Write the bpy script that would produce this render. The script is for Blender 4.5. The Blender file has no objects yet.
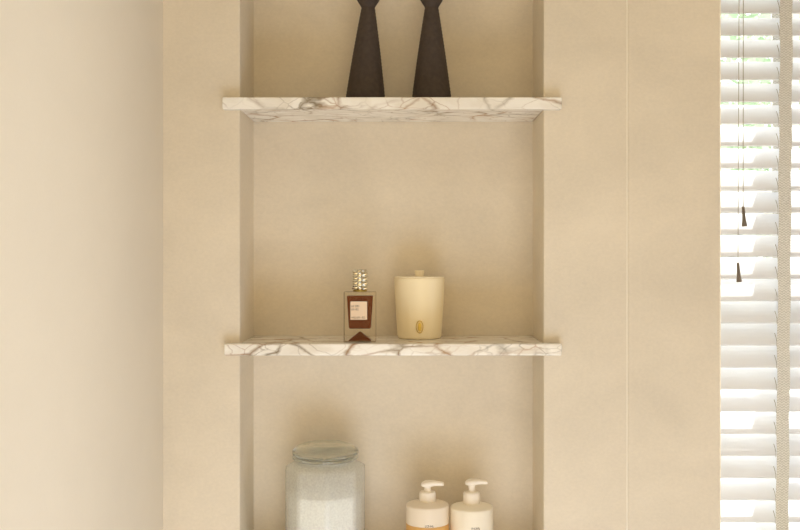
import bpy, bmesh, math, random
from mathutils import Vector, Matrix
random.seed(7)
C = bpy.context.scene.collection
PI = math.pi
F = 1000.0          # focal length in pixels (800 wide)
CAMZ = 1.5
def at(x, y, d):    # photograph pixel at distance d -> point
    return Vector(((x-410)*d/F, d, CAMZ-(y-254)*d/F))

# ------------------------------------------------------------------ materials
def mat(name):
    m = bpy.data.materials.new(name); m.use_nodes = True
    nt = m.node_tree; nt.nodes.clear()
    out = nt.nodes.new('ShaderNodeOutputMaterial')
    return m, nt, out
def N(nt, t, **kw):
    n = nt.nodes.new(t)
    for k, v in kw.items():
        if k in n.inputs: n.inputs[k].default_value = v
        else: setattr(n, k, v)
    return n
def ramp(nt, stops, fac=None):
    r = nt.nodes.new('ShaderNodeValToRGB')
    e = r.color_ramp.elements
    while len(e) < len(stops): e.new(0.5)
    for el, (p, c) in zip(e, stops):
        el.position = p; el.color = (*c, 1) if len(c) == 3 else c
    if fac is not None: nt.links.new(fac, r.inputs['Fac'])
    return r
def lin(r, g, b):
    f = lambda c: (c/12.92 if c <= .04045 else ((c+.055)/1.055)**2.4)
    return (f(r/255), f(g/255), f(b/255))
def principled(name, col, rough=.5, metal=0, noise=0, nscale=40, bump=0, bscale=200, sss=0, spec=.5, trans=0):
    m, nt, out = mat(name)
    p = N(nt, 'ShaderNodeBsdfPrincipled')
    p.inputs['Base Color'].default_value = (*col, 1)
    p.inputs['Roughness'].default_value = rough
    p.inputs['Metallic'].default_value = metal
    p.inputs['Specular IOR Level'].default_value = spec
    p.inputs['Transmission Weight'].default_value = trans
    if sss:
        p.inputs['Subsurface Weight'].default_value = sss
        p.inputs['Subsurface Radius'].default_value = (.012, .008, .004)
        p.inputs['Subsurface Scale'].default_value = 1.0
    co = N(nt, 'ShaderNodeTexCoord')
    if noise:
        n = N(nt, 'ShaderNodeTexNoise', Scale=nscale, Detail=5.0)
        nt.links.new(co.outputs['Object'], n.inputs['Vector'])
        a = tuple(max(0, c*(1-noise)) for c in col); b = tuple(min(1, c*(1+noise)) for c in col)
        r = ramp(nt, [(.3, a), (.7, b)], n.outputs['Fac'])
        nt.links.new(r.outputs['Color'], p.inputs['Base Color'])
    if bump:
        n2 = N(nt, 'ShaderNodeTexNoise', Scale=bscale, Detail=4.0)
        nt.links.new(co.outputs['Object'], n2.inputs['Vector'])
        b = N(nt, 'ShaderNodeBump', Strength=bump, Distance=.002)
        nt.links.new(n2.outputs['Fac'], b.inputs['Height'])
        nt.links.new(b.outputs['Normal'], p.inputs['Normal'])
    nt.links.new(p.outputs['BSDF'], out.inputs['Surface'])
    return m

def plaster_mat(name, col, var, bump, fine):
    m, nt, out = mat(name)
    p = N(nt, 'ShaderNodeBsdfPrincipled', Roughness=.75)
    p.inputs['Specular IOR Level'].default_value = .25
    co = N(nt, 'ShaderNodeTexCoord')
    big = N(nt, 'ShaderNodeTexNoise', Scale=5.0, Detail=6.0, Roughness=.6, Distortion=.4)
    sml = N(nt, 'ShaderNodeTexNoise', Scale=fine, Detail=4.0, Roughness=.6)
    mp = N(nt, 'ShaderNodeMapping'); mp.inputs['Scale'].default_value = (1, 1, 1.35)
    nt.links.new(co.outputs['Object'], mp.inputs['Vector'])
    for n in (big, sml): nt.links.new(mp.outputs['Vector'], n.inputs['Vector'])
    mx = N(nt, 'ShaderNodeMath', operation='MULTIPLY_ADD')
    nt.links.new(sml.outputs['Fac'], mx.inputs[0]); mx.inputs[1].default_value = .45
    nt.links.new(big.outputs['Fac'], mx.inputs[2])
    a = tuple(c*(1-var) for c in col); b = tuple(min(1, c*(1+var)) for c in col)
    r = ramp(nt, [(.5, a), (.95, b)], mx.outputs[0])
    nt.links.new(r.outputs['Color'], p.inputs['Base Color'])
    bp = N(nt, 'ShaderNodeBump', Strength=bump, Distance=.0015)
    nt.links.new(mx.outputs[0], bp.inputs['Height'])
    nt.links.new(bp.outputs['Normal'], p.inputs['Normal'])
    nt.links.new(p.outputs['BSDF'], out.inputs['Surface'])
    return m

def marble_mat(name, off):
    m, nt, out = mat(name)
    p = N(nt, 'ShaderNodeBsdfPrincipled', Roughness=.22)
    co = N(nt, 'ShaderNodeTexCoord')
    mp = N(nt, 'ShaderNodeMapping'); mp.inputs['Location'].default_value = off
    mp.inputs['Scale'].default_value = (1, 1.5, 1.9)
    mp.inputs['Rotation'].default_value = (0, .35, .25)
    nt.links.new(co.outputs['Object'], mp.inputs['Vector'])
    dn = N(nt, 'ShaderNodeTexNoise', Scale=14.0, Detail=4.0)
    nt.links.new(mp.outputs['Vector'], dn.inputs['Vector'])
    sub = N(nt, 'ShaderNodeVectorMath', operation='SUBTRACT'); sub.inputs[1].default_value = (.5, .5, .5)
    nt.links.new(dn.outputs['Color'], sub.inputs[0])
    sc = N(nt, 'ShaderNodeVectorMath', operation='SCALE'); sc.inputs['Scale'].default_value = .055
    nt.links.new(sub.outputs[0], sc.inputs[0])
    ad = N(nt, 'ShaderNodeVectorMath', operation='ADD')
    nt.links.new(mp.outputs['Vector'], ad.inputs[0]); nt.links.new(sc.outputs[0], ad.inputs[1])
    def vein(scale, width, seed):
        v = N(nt, 'ShaderNodeTexVoronoi', feature='DISTANCE_TO_EDGE', Scale=scale)
        a2 = N(nt, 'ShaderNodeVectorMath', operation='ADD'); a2.inputs[1].default_value = (seed, seed*.7, seed*1.3)
        nt.links.new(ad.outputs[0], a2.inputs[0]); nt.links.new(a2.outputs[0], v.inputs['Vector'])
        r = ramp(nt, [(0, (1, 1, 1)), (width*.4, (.55, .55, .55)), (width, (0, 0, 0))], v.outputs['Distance'])
        msk = N(nt, 'ShaderNodeTexNoise', Scale=9.0, Detail=2.0)
        nt.links.new(a2.outputs[0], msk.inputs['Vector'])
        mr = ramp(nt, [(.36, (.12, .12, .12)), (.62, (1, 1, 1))], msk.outputs['Fac'])
        mu = N(nt, 'ShaderNodeMath', operation='MULTIPLY')
        nt.links.new(r.outputs['Color'], mu.inputs[0]); nt.links.new(mr.outputs['Color'], mu.inputs[1])
        return mu
    base = N(nt, 'ShaderNodeTexNoise', Scale=20.0, Detail=4.0)
    nt.links.new(ad.outputs[0], base.inputs['Vector'])
    br = ramp(nt, [(.35, lin(240, 233, 219)), (.6, lin(254, 250, 240))], base.outputs['Fac'])
    cn = N(nt, 'ShaderNodeTexNoise', Scale=7.0, Detail=1.0)
    nt.links.new(mp.outputs['Vector'], cn.inputs['Vector'])
    vc = ramp(nt, [(.40, lin(104, 92, 70)), (.50, lin(168, 112, 44)), (.62, lin(122, 102, 66))], cn.outputs['Fac'])
    cur = br.outputs['Color']
    for s, w, sd in ((13, .075, 0), (27, .05, 3.1)):
        v = vein(s, w, sd)
        mx = N(nt, 'ShaderNodeMixRGB')
        k = N(nt, 'ShaderNodeMath', operation='MULTIPLY'); k.inputs[1].default_value = .92 if s < 20 else .55
        nt.links.new(v.outputs[0], k.inputs[0]); nt.links.new(k.outputs[0], mx.inputs['Fac'])
        nt.links.new(cur, mx.inputs['Color1']); nt.links.new(vc.outputs['Color'], mx.inputs['Color2'])
        cur = mx.outputs['Color']
    nt.links.new(cur, p.inputs['Base Color'])
    nt.links.new(p.outputs['BSDF'], out.inputs['Surface'])
    return m

def glass_mat(name, col, rough=0.0, ior=1.45, bump=0, bscale=60, haze=0):
    m, nt, out = mat(name)
    g = N(nt, 'ShaderNodeBsdfGlass', Roughness=rough, IOR=ior); g.inputs['Color'].default_value = (*col, 1)
    if bump:
        co = N(nt, 'ShaderNodeTexCoord'); n = N(nt, 'ShaderNodeTexNoise', Scale=bscale, Detail=3.0)
        nt.links.new(co.outputs['Object'], n.inputs['Vector'])
        b = N(nt, 'ShaderNodeBump', Strength=bump, Distance=.002)
        nt.links.new(n.outputs['Fac'], b.inputs['Height']); nt.links.new(b.outputs['Normal'], g.inputs['Normal'])
    last = g.outputs[0]
    if haze:
        d = N(nt, 'ShaderNodeBsdfDiffuse'); d.inputs['Color'].default_value = (.86, .9, .84, 1)
        x = N(nt, 'ShaderNodeMixShader', Fac=haze)
        nt.links.new(last, x.inputs[1]); nt.links.new(d.outputs[0], x.inputs[2]); last = x.outputs[0]
    nt.links.new(last, out.inputs['Surface'])
    return m
def thin_mat(name, col, transp, rough=.3, transl=.5, noise=0, gloss=.08, tint=(.995, 1, .985)):
    """frosted sheet: diffuse+translucent body, partly see-through, light sheen"""
    m, nt, out = mat(name)
    d = N(nt, 'ShaderNodeBsdfDiffuse'); d.inputs['Color'].default_value = (*col, 1)
    t = N(nt, 'ShaderNodeBsdfTranslucent'); t.inputs['Color'].default_value = (*col, 1)
    m1 = N(nt, 'ShaderNodeMixShader', Fac=transl)
    nt.links.new(d.outputs[0], m1.inputs[1]); nt.links.new(t.outputs[0], m1.inputs[2])
    tr = N(nt, 'ShaderNodeBsdfTransparent'); tr.inputs['Color'].default_value = (*tint, 1)
    m2 = N(nt, 'ShaderNodeMixShader', Fac=transp)
    nt.links.new(m1.outputs[0], m2.inputs[1]); nt.links.new(tr.outputs[0], m2.inputs[2])
    if noise:
        co = N(nt, 'ShaderNodeTexCoord'); n = N(nt, 'ShaderNodeTexNoise', Scale=noise, Detail=6.0)
        nt.links.new(co.outputs['Object'], n.inputs['Vector'])
        r = ramp(nt, [(.3, (max(0, transp-.06),)*3), (.7, (min(1, transp+.06),)*3)], n.outputs['Fac'])
        nt.links.new(r.outputs['Color'], m2.inputs['Fac'])
    gl = N(nt, 'ShaderNodeBsdfGlossy', Roughness=rough)
    lw = N(nt, 'ShaderNodeLayerWeight', Blend=.5)
    fr = N(nt, 'ShaderNodeMath', operation='POWER'); fr.inputs[1].default_value = 4.0
    nt.links.new(lw.outputs['Facing'], fr.inputs[0])
    mu = N(nt, 'ShaderNodeMath', operation='MULTIPLY_ADD'); mu.inputs[1].default_value = .35; mu.inputs[2].default_value = gloss*.4
    nt.links.new(fr.outputs[0], mu.inputs[0])
    m3 = N(nt, 'ShaderNodeMixShader')
    nt.links.new(mu.outputs[0], m3.inputs['Fac'])
    nt.links.new(m2.outputs[0], m3.inputs[1]); nt.links.new(gl.outputs[0], m3.inputs[2])
    nt.links.new(m3.outputs[0], out.inputs['Surface'])
    return m

PLASTER = plaster_mat('beige_plaster', lin(231, 219, 197), .08, .32, 170)
SMOOTH = plaster_mat('smooth_plaster', lin(234, 225, 208), .02, .06, 300)
CEIL = principled('ceiling_paint', lin(238, 234, 225), .8, bump=.05)
FLOOR = principled('floor_stone', lin(228, 220, 206), .45, noise=.05, nscale=6, bump=.05)
MARBLE = marble_mat('veined_marble', (0.3, .1, .7))
MARBLE2 = marble_mat('veined_marble_gold', (2.83, .45, 1.15))
DARKWOOD = principled('charred_wood', lin(74, 63, 54), .7, noise=.14, nscale=160, bump=.35, bscale=260, spec=.3)
JARGLASS = thin_mat('salt_dusted_jar_glass', lin(253, 252, 246), .62, .12, .38, noise=320, gloss=.05, tint=(.995, 1, .985))
LIDGLASS = glass_mat('lid_glass', (.985, .995, .98), .0, 1.45, .3, 60, .045)
JUICE = principled('amber_perfume', lin(110, 55, 22), .3, noise=.12, nscale=30, spec=.08)
LABEL = principled('cream_paper', lin(240, 214, 182), .6, noise=.02)
INK = principled('dark_ink', lin(72, 48, 30), .6)
CAPMETAL = principled('crystal_cap_metal', lin(228, 222, 204), .10, 1.0)
GOLD = principled('polished_gold', lin(190, 165, 88), .36, 1.0, noise=.15, nscale=300)
FROST = principled('frosted_cream_glass', lin(255, 238, 196), .35)
WAX = principled('cream_wax', lin(247, 228, 186), .5, sss=.6)
LIDCREAM = principled('cream_ceramic', lin(255, 241, 208), .4)
SALT = principled('bath_salt', lin(255, 255, 254), .8, noise=.04, nscale=420, bump=.05, bscale=420)
PUMP = principled('cream_plastic', lin(252, 241, 222), .35, spec=.5)
BOTTLE = principled('cream_bottle_plastic', lin(252, 241, 217), .4, spec=.45)
MILKY = principled('milky_bottle_plastic', lin(243, 228, 204), .35)
AMBER = principled('amber_soap', lin(226, 172, 98), .4, sss=.3)
SLAT = thin_mat('white_slat', lin(238, 239, 243), 0.0, .4, .12, gloss=.05)
CORD = principled('cord_grey', lin(170, 162, 148), .8)
THREAD = principled('dark_ladder_string', lin(158, 146, 128), .8)
TASSEL = principled('brown_grey_tassel', lin(104, 92, 78), .5, noise=.1)
FRAMEW = principled('white_window_paint', lin(240, 238, 232), .4)
BARK = principled('bark', lin(95, 78, 60), .9, noise=.2, bump=.5)
GRASS = principled('pale_gravel', lin(214, 208, 196), .9, noise=.25, nscale=8)

def clear_mat(name, tint, edge, gloss=.05, rough=.02):
    """thin-walled clear glass: see-through, darker and shinier where the wall turns away"""
    m, nt, out = mat(name)
    lw = N(nt, 'ShaderNodeLayerWeight', Blend=.5)
    pw = N(nt, 'ShaderNodeMath', operation='POWER'); pw.inputs[1].default_value = 3.5
    nt.links.new(lw.outputs['Facing'], pw.inputs[0])
    r = ramp(nt, [(0, tint), (.8, edge)], pw.outputs[0])
    t = N(nt, 'ShaderNodeBsdfTransparent'); nt.links.new(r.outputs['Color'], t.inputs['Color'])
    g = N(nt, 'ShaderNodeBsdfGlossy', Roughness=rough)
    mu = N(nt, 'ShaderNodeMath', operation='MULTIPLY_ADD'); mu.inputs[1].default_value = .45; mu.inputs[2].default_value = gloss
    nt.links.new(pw.outputs[0], mu.inputs[0])
    x = N(nt, 'ShaderNodeMixShader')
    nt.links.new(mu.outputs[0], x.inputs[0]); nt.links.new(t.outputs[0], x.inputs[1]); nt.links.new(g.outputs[0], x.inputs[2])
    nt.links.new(x.outputs[0], out.inputs['Surface'])
    return m
CLEAR = clear_mat('clear_glass', (.97, .96, .93), (.62, .56, .48), .012)
def tape_mat():
    m, nt, out = mat('woven_tape')
    p = N(nt, 'ShaderNodeBsdfPrincipled', Roughness=.9)
    p.inputs['Specular IOR Level'].default_value = .1
    co = N(nt, 'ShaderNodeTexCoord')
    sx = N(nt, 'ShaderNodeSeparateXYZ'); nt.links.new(co.outputs['Object'], sx.inputs[0])
    # herringbone: |x| zigzag + z
    a = N(nt, 'ShaderNodeMath', operation='PINGPONG'); a.inputs[1].default_value = .004
    nt.links.new(sx.outputs['X'], a.inputs[0])
    b = N(nt, 'ShaderNodeMath', operation='ADD'); nt.links.new(a.outputs[0], b.inputs[0]); nt.links.new(sx.outputs['Z'], b.inputs[1])
    c = N(nt, 'ShaderNodeMath', operation='MULTIPLY'); c.inputs[1].default_value = 1250; nt.links.new(b.outputs[0], c.inputs[0])
    s = N(nt, 'ShaderNodeMath', operation='SINE'); nt.links.new(c.outputs[0], s.inputs[0])
    nz = N(nt, 'ShaderNodeTexNoise', Scale=350.0, Detail=3.0); nt.links.new(co.outputs['Object'], nz.inputs['Vector'])
    ma = N(nt, 'ShaderNodeMath', operation='MULTIPLY_ADD'); nt.links.new(s.outputs[0], ma.inputs[0]); ma.inputs[1].default_value = .3
    nt.links.new(nz.outputs['Fac'], ma.inputs[2])
    r = ramp(nt, [(.1, lin(182, 178, 167)), (.8, lin(228, 225, 217))], ma.outputs[0])
    nt.links.new(r.outputs['Color'], p.inputs['Base Color'])
    bp = N(nt, 'ShaderNodeBump', Strength=.4, Distance=.001); nt.links.new(ma.outputs[0], bp.inputs['Height'])
    nt.links.new(bp.outputs['Normal'], p.inputs['Normal'])
    nt.links.new(p.outputs['BSDF'], out.inputs['Surface'])
    return m
TAPE = tape_mat()
def pane_mat():
    m, nt, out = mat('window_pane')
    t = N(nt, 'ShaderNodeBsdfTransparent'); t.inputs['Color'].default_value = (.96, .98, .97, 1)
    g = N(nt, 'ShaderNodeBsdfGlossy', Roughness=.0)
    x = N(nt, 'ShaderNodeMixShader', Fac=.06)
    nt.links.new(t.outputs[0], x.inputs[1]); nt.links.new(g.outputs[0], x.inputs[2])
    nt.links.new(x.outputs[0], out.inputs['Surface'])
    return m
PANE = pane_mat()
def leaf_mat():
    m, nt, out = mat('leaf')
    co = N(nt, 'ShaderNodeTexCoord'); n = N(nt, 'ShaderNodeTexNoise', Scale=3.0, Detail=3.0)
    nt.links.new(co.outputs['Object'], n.inputs['Vector'])
    r = ramp(nt, [(.3, lin(148, 170, 140)), (.7, lin(198, 212, 186))], n.outputs['Fac'])
    d = N(nt, 'ShaderNodeBsdfDiffuse'); t = N(nt, 'ShaderNodeBsdfTranslucent')
    for q in (d, t): nt.links.new(r.outputs['Color'], q.inputs['Color'])
    x = N(nt, 'ShaderNodeMixShader', Fac=.4)
    nt.links.new(d.outputs[0], x.inputs[1]); nt.links.new(t.outputs[0], x.inputs[2])
    nt.links.new(x.outputs[0], out.inputs['Surface'])
    return m
LEAF = leaf_mat()

# ------------------------------------------------------------------ mesh helpers
def box(bm, x0, x1, y0, y1, z0, z1):
    v = [bm.verts.new(p) for p in ((x0,y0,z0),(x1,y0,z0),(x1,y1,z0),(x0,y1,z0),(x0,y0,z1),(x1,y0,z1),(x1,y1,z1),(x0,y1,z1))]
    for f in ((3,2,1,0),(4,5,6,7),(0,1,5,4),(1,2,6,5),(2,3,7,6),(3,0,4,7)):
        bm.faces.new([v[i] for i in f])
def prism(bm, poly, z0, z1):            # poly counter-clockwise in xy
    a = [bm.verts.new((x, y, z0)) for x, y in poly]; b = [bm.verts.new((x, y, z1)) for x, y in poly]
    n = len(poly)
    bm.faces.new(a[::-1]); bm.faces.new(b)
    for i in range(n): bm.faces.new((a[i], a[(i+1) % n], b[(i+1) % n], b[i]))
def loft(bm, rings, cap=True, closed=False):
    vs = [[bm.verts.new(p) for p in r] for r in rings]
    n = len(rings[0])
    pairs = list(zip(vs, vs[1:])) + ([(vs[-1], vs[0])] if closed else [])
    for a, b in pairs:
        for i in range(n): bm.faces.new((a[i], a[(i+1) % n], b[(i+1) % n], b[i]))
    if cap and not closed:
        bm.faces.new(vs[0][::-1]); bm.faces.new(vs[-1])
def circ(r, z, n=48, cx=0, cy=0, ph=0):
    return [(cx+r*math.cos(2*PI*i/n+ph), cy+r*math.sin(2*PI*i/n+ph), z) for i in range(n)]
def lathe(bm, prof, n=48, cap=True, ph=0, closed=False):
    loft(bm, [circ(r, z, n, ph=ph) for r, z in prof], cap, closed)
def tube(bm, pts, r, n=8):
    rings = []
    pts = [Vector(p) for p in pts]
    for i, p in enumerate(pts):
        t = (pts[min(i+1, len(pts)-1)] - pts[max(i-1, 0)]).normalized()
        up = Vector((0, 1, 0)) if abs(t.y) < .9 else Vector((1, 0, 0))
        u = t.cross(up).normalized(); w = t.cross(u).normalized()
        rr = r[i] if isinstance(r, (list, tuple)) else r
        rings.append([tuple(p + u*rr*math.cos(2*PI*k/n) + w*rr*math.sin(2*PI*k/n)) for k in range(n)])
    loft(bm, rings)
def obj(name, bm, m, parent=None, smooth=False, bevel=0, seg=3, sub=0, loc=None, ang=38):
    bmesh.ops.recalc_face_normals(bm, faces=bm.faces)
    me = bpy.data.meshes.new(name); bm.to_mesh(me); bm.free()
    o = bpy.data.objects.new(name, me); C.objects.link(o)
    me.materials.append(m)
    if smooth:
        for p in me.polygons: p.use_smooth = True
        me.set_sharp_from_angle(angle=math.radians(ang))
    if bevel:
        b = o.modifiers.new('bevel', 'BEVEL'); b.width = bevel; b.segments = seg; b.limit_method = 'ANGLE'; b.angle_limit = math.radians(40)
    if sub:
        s = o.modifiers.new('subdivision', 'SUBSURF'); s.levels = sub; s.render_levels = sub
    if parent: o.parent = parent
    if loc: o.location = loc
    return o
def B(): return bmesh.new()
def tag(o, label, cat, group=None, kind=None):
    o['label'] = label; o['category'] = cat
    if group: o['group'] = group
    if kind: o['kind'] = kind
    return o
def thing(name, label, cat, loc, rz=0, group=None):
    o = bpy.data.objects.new(name, None); o.empty_display_size = .05
    C.objects.link(o); o.location = loc; o.rotation_euler = (0, 0, rz)
    return tag(o, label, cat, group)
def struct(name, bm, m, bevel=0, parent=None, smooth=False):
    o = obj(name, bm, m, parent, smooth=smooth, bevel=bevel)
    if parent is None: o['kind'] = 'structure'
    return o
def dup(root, name, loc):
    r = root.copy(); C.objects.link(r); r.name = name; r.location = loc
    for ch in root.children:
        c = ch.copy(); C.objects.link(c); c.parent = r
        for g in ch.children:
            d = g.copy(); C.objects.link(d); d.parent = c
    return r

# ------------------------------------------------------------------ the room
XL, XR, YB, YR, ZC = -.395, 1.95, 1.6, -1.7, 2.6
NL, NR, NB, NZ0, NZ1 = -.272, .2137, 1.7376, .968, 2.42
YW = 1.6; XS = .3472; XJ = .4984; XJ2 = 1.42; SILL = .86; HEAD = 2.30; YO = 2.22
b = B()
prism(b, [(XL-.12, YB), (NL, YB), (NL, NB), (NR, NB), (NR, YB), (XS+.0005, YB), (XS+.0005, 1.86), (XL-.12, 1.86)], NZ0, NZ1)
box(b, XL-.12, XS+.0005, YB, 1.86, 0, NZ0); box(b, XL-.12, XS+.0005, YB, 1.86, NZ1, ZC)
struct('wall_back', b, PLASTER, bevel=.0022)
b = B(); box(b, XS, XJ, YW, YO, 0, ZC)
struct('wall_right_of_niche', b, PLASTER, bevel=.004)
b = B()
box(b, XJ2, XR, YW, YO, 0, ZC); box(b, XJ, XJ2, YW, YO, 0, SILL-.03); box(b, XJ, XJ2, YW, YO, HEAD, ZC)
struct('wall_window', b, PLASTER)
b = B(); box(b, XL-.12, XL, YR-.1, YB, 0, ZC); struct('wall_left', b, SMOOTH)
b = B(); box(b, XR, XR+.1, YR-.1, YO, 0, ZC); struct('wall_right', b, SMOOTH)
b = B(); box(b, XL, XR, YR-.1, YR, 0, ZC); struct('wall_rear', b, SMOOTH)
b = B(); box(b, XL-.12, XR+.1, YR-.1, YO, -.1, 0); struct('floor', b, FLOOR)
b = B(); box(b, XL-.12, XR+.1, YR-.1, YO, ZC, ZC+.1); struct('ceiling', b, CEIL)
b = B(); box(b, XS-.0009, XS+.0008, YB-.0005, YB+.004, 0, ZC); struct('edge_highlight_strip', b, principled('edge_highlight_paint', lin(252, 244, 226), .45))  # thin pale strip: the bright highlight on the wall edge, painted in
# sill board
b = B(); box(b, XJ, XJ2, YW-.02, 2.06, SILL-.03, SILL); struct('trim_1', b, FRAMEW, bevel=.003)

# ------------------------------------------------------------------ window
b = B()
Y0, Y1 = 2.07, 2.13
box(b, XJ, XJ+.06, Y0, Y1, SILL-.03, HEAD); box(b, XJ2-.06, XJ2, Y0, Y1, SILL-.03, HEAD)
box(b, XJ+.06, XJ2-.06, Y0, Y1, SILL-.03, SILL+.05); box(b, XJ+.06, XJ2-.06, Y0, Y1, HEAD-.06, HEAD)
win = struct('window_1', b, FRAMEW, bevel=.003)
b = B(); box(b, XJ+.06, XJ2-.06, Y0, Y1, 1.55, 1.635); obj('transom', b, FRAMEW, win, bevel=.003)
b = B(); box(b, XJ+.06, XJ2-.06, 2.085, 2.115, 1.34, 1.385); obj('glazing_bar', b, FRAMEW, win, bevel=.002)
MX = .765
for z0, z1 in ((SILL+.05, 1.34), (1.385, 1.55), (1.635, HEAD-.06)):
    b = B(); box(b, MX, MX+.045, 2.08, 2.12, z0, z1); obj('mullion', b, FRAMEW, win, bevel=.002)
for x0, x1 in ((XJ+.06, MX), (MX+.045, XJ2-.06)):
    for z0, z1 in ((SILL+.05, 1.34), (1.385, 1.55), (1.635, HEAD-.06)):
        b = B(); box(b, x0, x1, 2.099, 2.103, z0, z1); obj('pane', b, PANE, win)

# ------------------------------------------------------------------ venetian blind
YN = 1.958                      # room-side edge of the slats
PITCH = 22.13*YN/F
ZREF = CAMZ - (256.6-254)*YN/F  # room-side edge of the slat at eye height
bl = thing('venetian_blind', 'white wide-slat venetian blind with woven tapes hanging in the window', 'blind', (.954, 1.98, HEAD))
L0 = Vector(bl.location)
def loc(x, y, z): return (x-L0.x, y-L0.y, z-L0.z)
SX0, SX1 = XJ+.008, XJ2-.008
TAPES = [.737, 1.171]
b = B()
slats = []
k = -13
while True:
    z = ZREF + k*PITCH
    if z > HEAD-.11: break
    slats.append(z); k += 1
for z in slats:
    H = .0375 + random.uniform(-.0006, .0006); V = .0408 + random.uniform(-.0008, .0008)
    prof = []
    n = 6
    nx, nz = -V, H; ln = math.hypot(nx, nz); nx /= ln; nz /= ln
    top, bot = [], []
    for i in range(n+1):
        t = i/n; bow = .0022*4*t*(1-t)
        y = YN + H*t; zz = z + V*t
        top.append((y + nx*(bow+.0014), zz + nz*(bow+.0014))); bot.append((y + nx*(bow-.0014), zz + nz*(bow-.0014)))
    prof = top + bot[::-1]
    loft(b, [[loc(SX0, y, q) for y, q in prof], [loc(SX1, y, q) for y, q in prof]])
obj('slats', b, SLAT, bl)
b = B(); box(b, SX0-L0.x, SX1-L0.x, -.035, .03, -.062, -.002); obj('headrail', b, FRAMEW, bl, bevel=.002)
zb = slats[0]-.026
b = B(); box(b, SX0-L0.x, SX1-L0.x, -.02, .036, zb-.02-L0.z, zb-L0.z); obj('bottom_rail', b, FRAMEW, bl, bevel=.003)
for tx in TAPES:
    # front and rear runs of the tape, front run leaning a hair to the left towards its foot
    b = B()
    n = 60
    zt = HEAD-.06
    def run(yy, lean):
        rows = []
        for i in range(n+1):
            z = zt + (zb-.02-zt)*i/n
            cx = tx - lean*(i/n) + .0009*math.sin(i*.9)
            y = yy + .0007*math.sin(z/PITCH*2*PI)
            rows.append([loc(cx-.0122, y, z), loc(cx+.0122, y, z), loc(cx+.0122, y+.001, z), loc(cx-.0122, y+.001, z)])
        loft(b, rows)
    run(YN-.006, .011); run(YN+.0415, .0)
    obj('ladder_tape', b, TAPE, bl)
    b = B()
    for z in slats:
        f = (zt-z)/(zt-zb); cx = tx-.011*f-.0150
        tube(b, [loc(cx-.002, YN-.004, z+.024), loc(cx+.0005, YN-.0045, z+.016), loc(cx+.0022, YN-.004, z+.0085)], .0006, 6)
        tube(b, [loc(cx+.0022, YN-.004, z+.0085), loc(cx+.0026, YN-.003, z-.002)], .0004, 6)
    obj('ladder_string', b, THREAD, bl)
YC = 1.925
for (xa, xb, ytas, ybot, lean) in ((743.4, 743.2, 207, 226.5, 2.2), (739.6, 738.0, 263, 282, 2.0)):
    b = B()
    p0 = at(xa, -140, YC); p0.z = HEAD-.05; p1 = at(xb, ytas, YC)
    b2 = [loc(*(p0.lerp(p1, i/10))) for i in range(11)]
    b2[0] = loc(p0.x, 1.945, p0.z)
    tube(b, b2, .0009 if xa > 741 else .0007, 8)
    cord = obj('lift_cord', b, CORD, bl, smooth=True)
    b = B()
    q0 = Vector(loc(*at(xb, ytas, YC))); q1 = Vector(loc(*at(xb+lean*.6, ybot, YC)))
    tube(b, [q0+Vector((0,0,.001)), q0, q0.lerp(q1, .3), q0.lerp(q1, .65), q0.lerp(q1, .95), q1], [.0015, .0027, .003, .0037, .0052, .0046], 20)
    obj('tassel', b, TASSEL, cord, smooth=True)

# ------------------------------------------------------------------ outside
b = B(); box(b, -6, 14, 2.3, 30, -.5, -.4); g = struct('ground', b, GRASS)
def tree(name, label, x, y, h, spread, n, zlo):
    t = thing(name, label, 'tree', (x, y, -.4))
    b = B(); tube(b, [(0,0,0), (.05,.02,h*.35), (-.03,.05,h*.7), (0,0,h*.95)], [.12, .09, .06, .02], 12); obj('trunk', b, BARK, t, smooth=True)
    b = B()
    for i in range(n):
        a = random.uniform(0, 2*PI); u = random.random(); z = zlo + (h-zlo)*u
        r = spread*math.sqrt(random.random())*math.sin(PI*(.12+.8*u))**.6
        c = Vector((r*math.cos(a), r*math.sin(a), z))
        d = Vector((random.gauss(0,1), random.gauss(0,1), random.gauss(0,1))).normalized()
        s = d.cross(Vector((random.gauss(0,1), random.gauss(0,1), random.gauss(0,1)))).normalized()
        L = random.uniform(.05, .1); w = L*.3
        vs = [b.verts.new(c + d*L*p + s*w*q) for p, q in ((-1, 0), (-.3, 1), (.4, .8), (1, 0), (.4, -.8), (-.3, -1))]
        b.faces.new(vs)
    obj('foliage', b, LEAF, t)
tree('garden_tree', 'leafy green garden tree glimpsed between the slats of the window blind', 2.75, 6.4, 4.6, 1.35, 9000, 1.3)

# ------------------------------------------------------------------ marble shelves
def shelf(label, xl, xr, ztop, zbot, m):
    b = B(); yf = 1.5815
    prism(b, [(xl, yf), (xr, yf), (xr, YB-.0002), (NR-.0004, YB-.0002), (NR-.0004, NB-.0002), (NL+.0004, NB-.0002), (NL+.0004, YB-.0002), (xl, YB-.0002)], zbot-ztop, 0)
    o = obj('marble_shelf', b, m, bevel=.0022, seg=3); o.location = (0, 0, ztop)
    return tag(o, label, 'shelf', 'marble shelves in the niche')
Z1 = CAMZ+157*1.5815e-3; Z2 = CAMZ-89.7*1.5815e-3
shelf('white marble shelf with fine brown veins under the two dark candlesticks', -.2973, .2404, Z1, Z1-.0190, MARBLE)
s2 = shelf('white gold-veined marble shelf carrying the perfume bottle and the candle', -.2941, .2404, Z2, Z2-.0190, MARBLE2)

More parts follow.
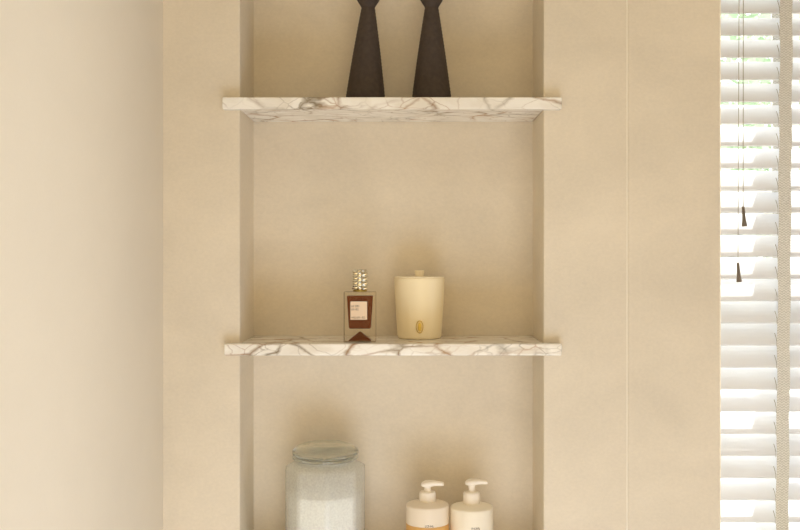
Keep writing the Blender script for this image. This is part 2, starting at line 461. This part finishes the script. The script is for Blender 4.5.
# ------------------------------------------------------------------ candlesticks
def candlestick(label, px, lean):
    d = 1.66
    t = thing('candlestick', label, 'candlestick', ((px-410)*d/F, d, Z1), 0, 'dark candlesticks')
    b = B(); rings = []
    zn = 1.9075-Z1
    nst = 54
    for i in range(nst+1):
        u = i/nst; z = zn*u
        r = .0340 + (.0114-.0340)*u + .0016*math.sin(PI*u)*.5
        r += .00028*(1 if i % 2 else -1)
        if i == 0: r -= .0008
        rings.append(circ(r, z, 48, cx=lean*u))
    obj_cone = rings
    loft(b, rings); obj('stem', b, DARKWOOD, t, smooth=True)
    b = B(); rings = []
    for z, r in ((0, .0110), (.003, .0120), (.008, .0152), (.013, .0182), (.020, .0212), (.030, .0236), (.042, .0242), (.052, .0226), (.058, .0198), (.059, .0150), (.052, .0125), (.036, .0115)):
        rings.append(circ(r, zn+z, 48, cx=lean))
    loft(b, rings); obj('cup', b, DARKWOOD, t, smooth=True)
    return t
candlestick('dark brown tapering wooden candlestick leaning slightly, left one above the perfume bottle', 365.2, .0050)
candlestick('dark brown tapering upright wooden candlestick, right one above the cream candle', 431.6, 0)

# ------------------------------------------------------------------ perfume bottle
def strokes(b, x0, z0, w, h, n, y, curve=None, seed=1, thick=.0003):
    """illegibly small lettering: rows of short upright and level strokes"""
    rnd = random.Random(seed)
    cw = w/n
    for i in range(n):
        cx = x0 + cw*(i+.5)
        k = rnd.randrange(4)
        bars = [(-.32*cw, -.14*cw, 0, h)] if k != 3 else []
        if k in (0, 2): bars.append((-.32*cw, .3*cw, h*.8, h))
        if k in (1, 2): bars.append((-.32*cw, .3*cw, 0, h*.22))
        if k in (0, 3): bars.append((.12*cw, .32*cw, 0, h))
        if k == 3: bars.append((-.3*cw, .3*cw, h*.4, h*.6))
        for a, c, z1, z2 in bars:
            if curve is None:
                box(b, cx+a, cx+c, y-thick, y+.0001, z0+z1, z0+z2)
            else:
                R, cyl = curve
                yy = -math.sqrt(max(0, R*R-(cx+(a+c)/2)**2))
                box(b, cx+a, cx+c, yy-thick, yy+.0002, z0+z1, z0+z2)
dP = 1.603
pw = 32.2*dP/F; ph = (342.0-291.5)*dP/F
pb = thing('perfume_bottle', 'square clear glass perfume bottle with brown liquid and glittering cap', 'perfume', ((359.6-410)*dP/F, dP+.015, Z2))
b = B(); box(b, -pw/2, pw/2, -.0145, .0145, .0002, ph)
obj('glass_body', b, CLEAR, pb, bevel=.0016)
s = dP/F
b = B()
def rect(w, dd, z): return [(-w, -dd, z), (w, -dd, z), (w, dd, z), (-w, dd, z)]
loft(b, [rect(10.2*s, .0085, .0215), rect(11.0*s, .0105, .024), rect(12.9*s, .0115, ph-.0085), rect(13.0*s, .0115, ph-.0065)])
obj('perfume', b, JUICE, pb, bevel=.001)['label'] = 'brown perfume inside the bottle'
b = B(); loft(b, [rect(11.2*s, .0115, .0022), rect(11.2*s, .0115, .0030), rect(.4*s, .0008, .0165)])
obj('base_prism', b, JUICE, pb)
b = B(); box(b, -9.2*s, 7.5*s, -.0150, -.0146, (342-319.2)*s, (342-301)*s)
lab = obj('label', b, LABEL, pb)
b = B()
zq = lambda y: (342-y)*s
strokes(b, -8.5*s, zq(306.6), 3.0*s, 2.0*s, 3, -.0150, seed=3); strokes(b, -4.6*s, zq(306.6), 4.2*s, 2.0*s, 4, -.0150, seed=5)
strokes(b, -8.5*s, zq(309.8), 3.6*s, 1.8*s, 4, -.0150, seed=8); strokes(b, -4.6*s, zq(309.8), 3.6*s, 1.8*s, 3, -.0150, seed=9)
strokes(b, -8.3*s, zq(318.0), 9.0*s, 1.9*s, 9, -.0150, seed=11); strokes(b, 1.9*s, zq(318.0), 4.0*s, 1.9*s, 4, -.0150, seed=12)
obj('lettering', b, INK, lab)
# crystal cap: rows of small pyramidal studs around a slightly tapering drum
sc_ = 1.618/F
b = B()
lathe(b, [(5.0*sc_, ph), (7.0*sc_, ph+.0006), (7.2*sc_, ph+.0022), (5.6*sc_, ph+.0036), (5.2*sc_, ph+.0046)], 40)
col = obj('collar', b, GOLD, pb, smooth=True)
b = B()
zb0, zt0 = ph+.0040, ph+21.2*sc_
rows, nn = 8, 11
rings = []
for i in range(rows*2+1):
    u = i/(rows*2); z = zb0+(zt0-zb0)*u
    R = (8.5 - .5*u)*sc_
    ring = []
    for j in range(nn*2):
        hi = (i+j) % 2 == 0 and i % 2 == 1
        lowp = i % 2 == 0 and j % 2 == 0
        r = R*(1.06 if (i % 2 == 1 and j % 2 == (i//2) % 2) else .84)
        a = 2*PI*j/(nn*2)
        ring.append((r*math.cos(a), r*math.sin(a), z))
    rings.append(ring)
loft(b, rings)
cap = obj('cap', b, CAPMETAL, pb)
b = B()
for i in range(3):
    for j in range(max(1, 12-5*i)):
        R = (5.6-2.4*i)*sc_; a = 2*PI*j/max(1, 12-5*i)
        bmesh.ops.create_icosphere(b, subdivisions=1, radius=1.35*sc_, matrix=Matrix.Translation((R*math.cos(a), R*math.sin(a), zt0)))
obj('crystal', b, CAPMETAL, cap)

# ------------------------------------------------------------------ candle
dC = 1.687
cd = thing('candle', 'cream lidded candle jar with small gold oval emblem on the marble shelf', 'candle', ((419.4-410)*dC/F, dC, Z2))
rt, rb, hh = .0426, .0368, .1018
wall = .0028
b = B()
outer = [(rb-.006, 0), (rb-.002, .0006), (rb-.0004, .0022), (rb+.0002, .005)] + [(rb+(rt-rb)*u**.8, .005+(hh-.005-.001)*u) for u in (.15, .3, .45, .6, .75, .9, 1)]
inner = [(rt-wall*.5, hh), (rt-wall, hh-.001)] + [(rb+(rt-rb)*u**.8-wall, .005+(hh-.006)*u) for u in (.9, .6, .3, .05)] + [(rb-.010, .0055)]
lathe(b, outer+inner, 64)
ves = obj('vessel', b, FROST, cd, smooth=True)
b = B(); lathe(b, [(rb-.011, .0062), (rb-wall-.001, .0064)] + [(rb+(rt-rb)*u**.8-wall-.0008, .005+(hh-.006)*u) for u in (.05, .3, .5, .7, .86)] + [(rt-.012, .005+(hh-.006)*.865)], 64)
obj('wax', b, WAX, cd, smooth=True)
b = B(); lathe(b, [(rt-.0036, hh-.006), (rt-.0034, hh-.0005), (rt-.0006, hh+.0001), (rt-.0006, hh+.0014), (rt-.003, hh+.0022), (.006, hh+.0026)], 64)
lid = obj('lid', b, LIDCREAM, cd, smooth=True)
b = B(); lathe(b, [(.0068, hh+.002), (.0070, hh+.004), (.0080, hh+.0095), (.0082, hh+.0118), (.0076, hh+.0124)], 32)
obj('knob', b, LIDCREAM, lid, smooth=True)
# oval gold emblem, standing proud of the curved wall
def rr(z): return rb+(rt-rb)*max(0, (z-.005)/(hh-.006))**.8
zc_e = .0215; aE, bE = .0064, .0110
b = B()
def patch(bm, fn_in, na, nr, off0, off1, a0, b0, a1, b1, cx=0):
    # ring between two ellipses on the vessel surface, raised from off0 to off1
    def P(a, bb, t, off):
        x = a*math.cos(t)+cx; z = zc_e + bb*math.sin(t); R = rr(z)+off
        return (x, -math.sqrt(R*R-x*x), z)
    r0 = [P(a1, b1, 2*PI*i/na, off0) for i in range(na)]
    r1 = [P(a1*.93, b1*.96, 2*PI*i/na, off1) for i in range(na)]
    r2 = [P(max(a0*1.05, .0002), max(b0*1.03, .0002), 2*PI*i/na, off1) for i in range(na)]
    r3 = [P(max(a0, .0001), max(b0, .0001), 2*PI*i/na, off0) for i in range(na)]
    loft(bm, [r0, r1, r2, r3])
patch(b, None, 40, 3, -.0004, .0011, aE*.74, bE*.82, aE, bE, 0)
patch(b, None, 24, 3, -.0004, .0013, .0006, .0010, .0033, .0074, 0)
patch(b, None, 16, 3, .0010, .0020, .0002, .0004, .0012, .0050, -.0006)
obj('emblem', b, GOLD, cd, smooth=True)['label'] = 'small gold oval emblem'

# ------------------------------------------------------------------ jar of bath salt
dJ = 1.666
RJ = 39.7*dJ/F
TH = math.radians(7)-PI/2
jar = thing('glass_jar', 'eight-sided clear glass jar with flat domed glass lid at niche bottom', 'jar', ((325.4-410)*dJ/F, dJ, NZ0))
hs = 1.150-NZ0
def octo(R, z, n=64, round_=1.0):
    """ring morphing from octagon (round_=0) to circle (round_=1)"""
    out = []
    for i in range(n):
        a = 2*PI*i/n
        k = (a) % (PI/4) - PI/8
        ro = R*math.cos(PI/8)/math.cos(k)
        r = ro*(1-round_) + R*math.cos(PI/8)*1.04*round_
        out.append((r*math.cos(a+TH), r*math.sin(a+TH), z))
    return out
G = .0042
outer = [octo(RJ*.90, 0, round_=.2), octo(RJ*.97, .002, round_=.05), octo(RJ, .006, round_=0), octo(RJ, hs-.008, round_=0),
         octo(RJ*.992, hs-.0025, round_=0), octo(RJ*.95, hs+.0005, round_=.1), octo(RJ*.86, hs+.0035, round_=.8), octo(RJ*.80, hs+.006, round_=1), octo(RJ*.79, hs+.0095, round_=1), octo(RJ*.785, hs+.0105, round_=1)]
inner = [octo(RJ*.73, hs+.0105, round_=1), octo(RJ*.73, hs+.004, round_=1), octo(RJ*.80, hs-.0005, round_=.8), octo(RJ-G-.001, hs-.006, round_=.15), octo(RJ-G, hs-.012, round_=0), octo(RJ-G, .012, round_=0), octo(RJ*.85, .007, round_=.3)]
b = B(); loft(b, outer+inner)
obj('jar_body', b, JARGLASS, jar, smooth=True, ang=52)
LR = 33.2*dJ/F
zl = hs+.0085
b = B()
lathe(b, [(LR*.80, zl), (LR*.93, zl+.0003), (LR*.985, zl+.0024), (LR*.99, zl+.0056), (LR*.955, zl+.0078), (LR*1.0, zl+.0100), (LR*1.0, zl+.0136), (LR*.955, zl+.0175), (LR*.80, zl+.0232), (LR*.58, zl+.0266), (LR*.52, zl+.0262), (LR*.45, zl+.0274), (LR*.2, zl+.0286)], 64)
jl = obj('lid', b, LIDGLASS, jar, smooth=True)
b = B()
lathe(b, [(RJ*.60, zl-.009), (RJ*.66, zl-.0088), (RJ*.70, zl-.0065), (RJ*.70, zl-.0008), (RJ*.60, zl-.0008)], 48)
obj('stopper', b, LIDGLASS, jl, smooth=True)
hz = 1.1035-NZ0
b = B()
rS = RJ-G-.0008
top = []
loft(b, [octo(RJ*.80, .0085, round_=.3), octo(rS, .0135, round_=0), octo(rS, hz-.002, round_=0), octo(rS*.985, hz, round_=0), octo(rS*.7, hz+.002, round_=.5), octo(rS*.3, hz+.0045, round_=1)])
so = obj('bath_salt', b, SALT, None)
so.location = jar.location
tag(so, 'white bath salt filling the eight-sided glass jar', 'bath salt', kind='stuff')

# ------------------------------------------------------------------ pump bottles
dB = 1.642
k_ = dB/F
def pump_bottle(label, px, y_sh, cap_y0, cap_y1, head_y, clear, seedt, tx, ty, capw, rot):
    t = thing('pump_bottle', label, 'soap bottle', ((px-410)*k_, dB, NZ0), 0, 'pump bottles')
    R = 21.45*k_
    zs = CAMZ-(y_sh-254)*k_ - NZ0
    b = B()
    prof = [(R*.90, 0), (R*.97, .0012), (R, .004), (R, zs-.0014), (R*.996, zs), (R*.978, zs+.0011), (R*.90, zs+.0024), (R*.7, zs+.0046), (R*.45, zs+.006), (R*.30, zs+.0066)]
    if clear:
        zl_ = 1.0600-NZ0
        lathe(b, [(R*.9, zl_-.002), (R, zl_)] + prof[3:], 64)
        body = obj('body', b, MILKY, t, smooth=True)
        b = B(); lathe(b, prof[:3] + [(R, zl_-.0004), (R*.9, zl_-.0003)], 64)
        obj('soap', b, AMBER, t, smooth=True)['label'] = 'amber liquid soap'
    else:
        lathe(b, prof, 64)
        body = obj('body', b, BOTTLE, t, smooth=True)
    b = B()
    yd = dB-R
    zt_ = CAMZ-(ty+1.3-254)*yd/F-NZ0
    w = 9.0*yd/F
    strokes(b, (tx-px)*yd/F-w/2, zt_, w, 2.1*yd/F, 6, 0, curve=(R+.0001, 0), seed=seedt, thick=.0002)
    obj('lettering', b, INK, body)
    # screw collar
    z0 = zs+.0050; z1 = CAMZ-(cap_y0-254)*k_-NZ0
    rc = capw*k_
    b = B(); lathe(b, [(rc*.97, z0), (rc*1.0, z0+.001), (rc*1.0, z1-.0035), (rc*.97, z1-.0012), (rc*.88, z1), (rc*.50, z1+.0003), (rc*.48, z1+.0003)], 48)
    cl = obj('collar', b, PUMP, t, smooth=True)
    zh = CAMZ-(head_y-254)*k_-NZ0      # top of the pump head
    b = B(); lathe(b, [(3.9*k_, z1-.001), (3.9*k_, z1+.002), (3.2*k_, z1+.003), (3.2*k_, zh-.008)], 24); obj('neck', b, PUMP, t, smooth=True)
    # head: a thick pad that narrows into a spout
    b = B(); rings = []
    n = 24
    for x, hw, zt1, zb1 in ((-6.8, .6, -4.2, -5.0), (-6.4, 2.6, -3.2, -5.6), (-5.2, 4.6, -1.9, -6.1), (-3.0, 6.0, -.7, -6.5), (0, 6.3, -.1, -6.6), (3.2, 5.4, 0, -6.3), (6.5, 4.0, -.2, -5.4), (10, 3.2, -.6, -5.2), (13.5, 2.8, -1.0, -5.2), (15.6, 2.5, -1.4, -5.2), (16.3, 1.6, -2.3, -4.8)):
        ring = []
        for i in range(n):
            a = 2*PI*i/n
            ca, sa = math.cos(a), math.sin(a)
            ca = math.copysign(abs(ca)**.75, ca); sa = math.copysign(abs(sa)**.75, sa)
            zm = (zt1+zb1)/2; hz_ = (zt1-zb1)/2
            ring.append((x*k_, hw*k_*ca, zh+(zm+hz_*sa)*k_))
        rings.append(ring)
    loft(b, rings)
    hd = obj('pump_head', b, PUMP, t, smooth=True)
    hd.rotation_euler = (0, 0, rot)
    return t
pump_bottle('milky pump bottle with amber soap, nearer the glass jar', 427.5, 504.5, 491.3, 505, 480.3, True, 4, 429, 526.2, 8.3, math.radians(-6))
pump_bottle('opaque cream pump bottle with taller pump, farther from the glass jar', 471.7, 507.0, 491.8, 508, 478.7, False, 6, 474.5, 528.6, 8.4, math.radians(-4))

# ------------------------------------------------------------------ light
w = bpy.data.worlds.new('sky'); bpy.context.scene.world = w; w.use_nodes = True
nt = w.node_tree; nt.nodes.clear()
o = nt.nodes.new('ShaderNodeOutputWorld'); bg = nt.nodes.new('ShaderNodeBackground')
bg.inputs['Color'].default_value = (.97, .985, 1, 1); bg.inputs['Strength'].default_value = 4.1
nt.links.new(bg.outputs[0], o.inputs[0])
def area(name, locn, target, sx, sy, power, col, spread=180):
    l = bpy.data.lights.new(name, 'AREA'); l.shape = 'RECTANGLE'; l.size = sx; l.size_y = sy
    l.energy = power; l.color = col; l.spread = math.radians(spread)
    ob = bpy.data.objects.new(name, l); C.objects.link(ob); ob.location = locn
    ob.rotation_euler = (Vector(target)-Vector(locn)).to_track_quat('-Z', 'Y').to_euler()
    return ob
area('rear_fill', (.25, -1.55, 1.05), (.0, 1.6, 1.25), 2.0, 1.9, 11, (.98, .735, .40), 140)  # added warm fill from behind the camera; the rear wall has no door
area('side_fill', (1.85, .85, 1.2), (-.395, .85, 1.15), 1.0, 1.3, 5.6, (.55, .70, .96))  # added fill from the right; the wall there has no window
area('low_bounce_fill', (.15, .45, .4), (.0, 1.6, 1.35), 1.0, .8, 4.6, (.65, .77, .97), 120)  # added lamp near the floor, in place of daylight bounced upwards
area('overhead_fill', (.4, .2, 2.55), (.4, .2, 0), .6, .6, 2.0, (.9, .95, .8))  # added weak fill from above, not a fitting of the room
area('window_recess_fill', (1.15, 1.76, 1.5), (-.395, .6, 1.3), .42, 1.2, 4.7, (.98, .975, .96), 120)  # added lamp in front of the blind, out of view, brightening the left wall
sl = bpy.data.lights.new('sun', 'SUN'); sl.energy = 13; sl.angle = math.radians(.6); sl.color = (1, .97, .92)
so_ = bpy.data.objects.new('sun', sl); C.objects.link(so_)
so_.rotation_euler = Vector((-.60, -1, -2.2)).to_track_quat('-Z', 'Y').to_euler()

# ------------------------------------------------------------------ camera
cam = bpy.data.cameras.new('camera'); cam.sensor_width = 36; cam.lens = 45; cam.clip_start = .02
cam.shift_x = -10/800; cam.shift_y = -11/800
co = bpy.data.objects.new('camera', cam); C.objects.link(co)
co.location = (0, 0, CAMZ); co.rotation_euler = (PI/2, 0, 0)
sc = bpy.context.scene
sc.camera = co
sc.view_settings.view_transform = 'Standard'; sc.view_settings.look = 'None'
sc.view_settings.gamma = 1; sc.view_settings.use_curve_mapping = False
sc.view_settings.exposure = 0.0
sc.cycles.use_denoising = True
sc.cycles.max_bounces = 14; sc.cycles.diffuse_bounces = 6; sc.cycles.transmission_bounces = 12; sc.cycles.transparent_max_bounces = 24
sc.cycles.sample_clamp_indirect = 6
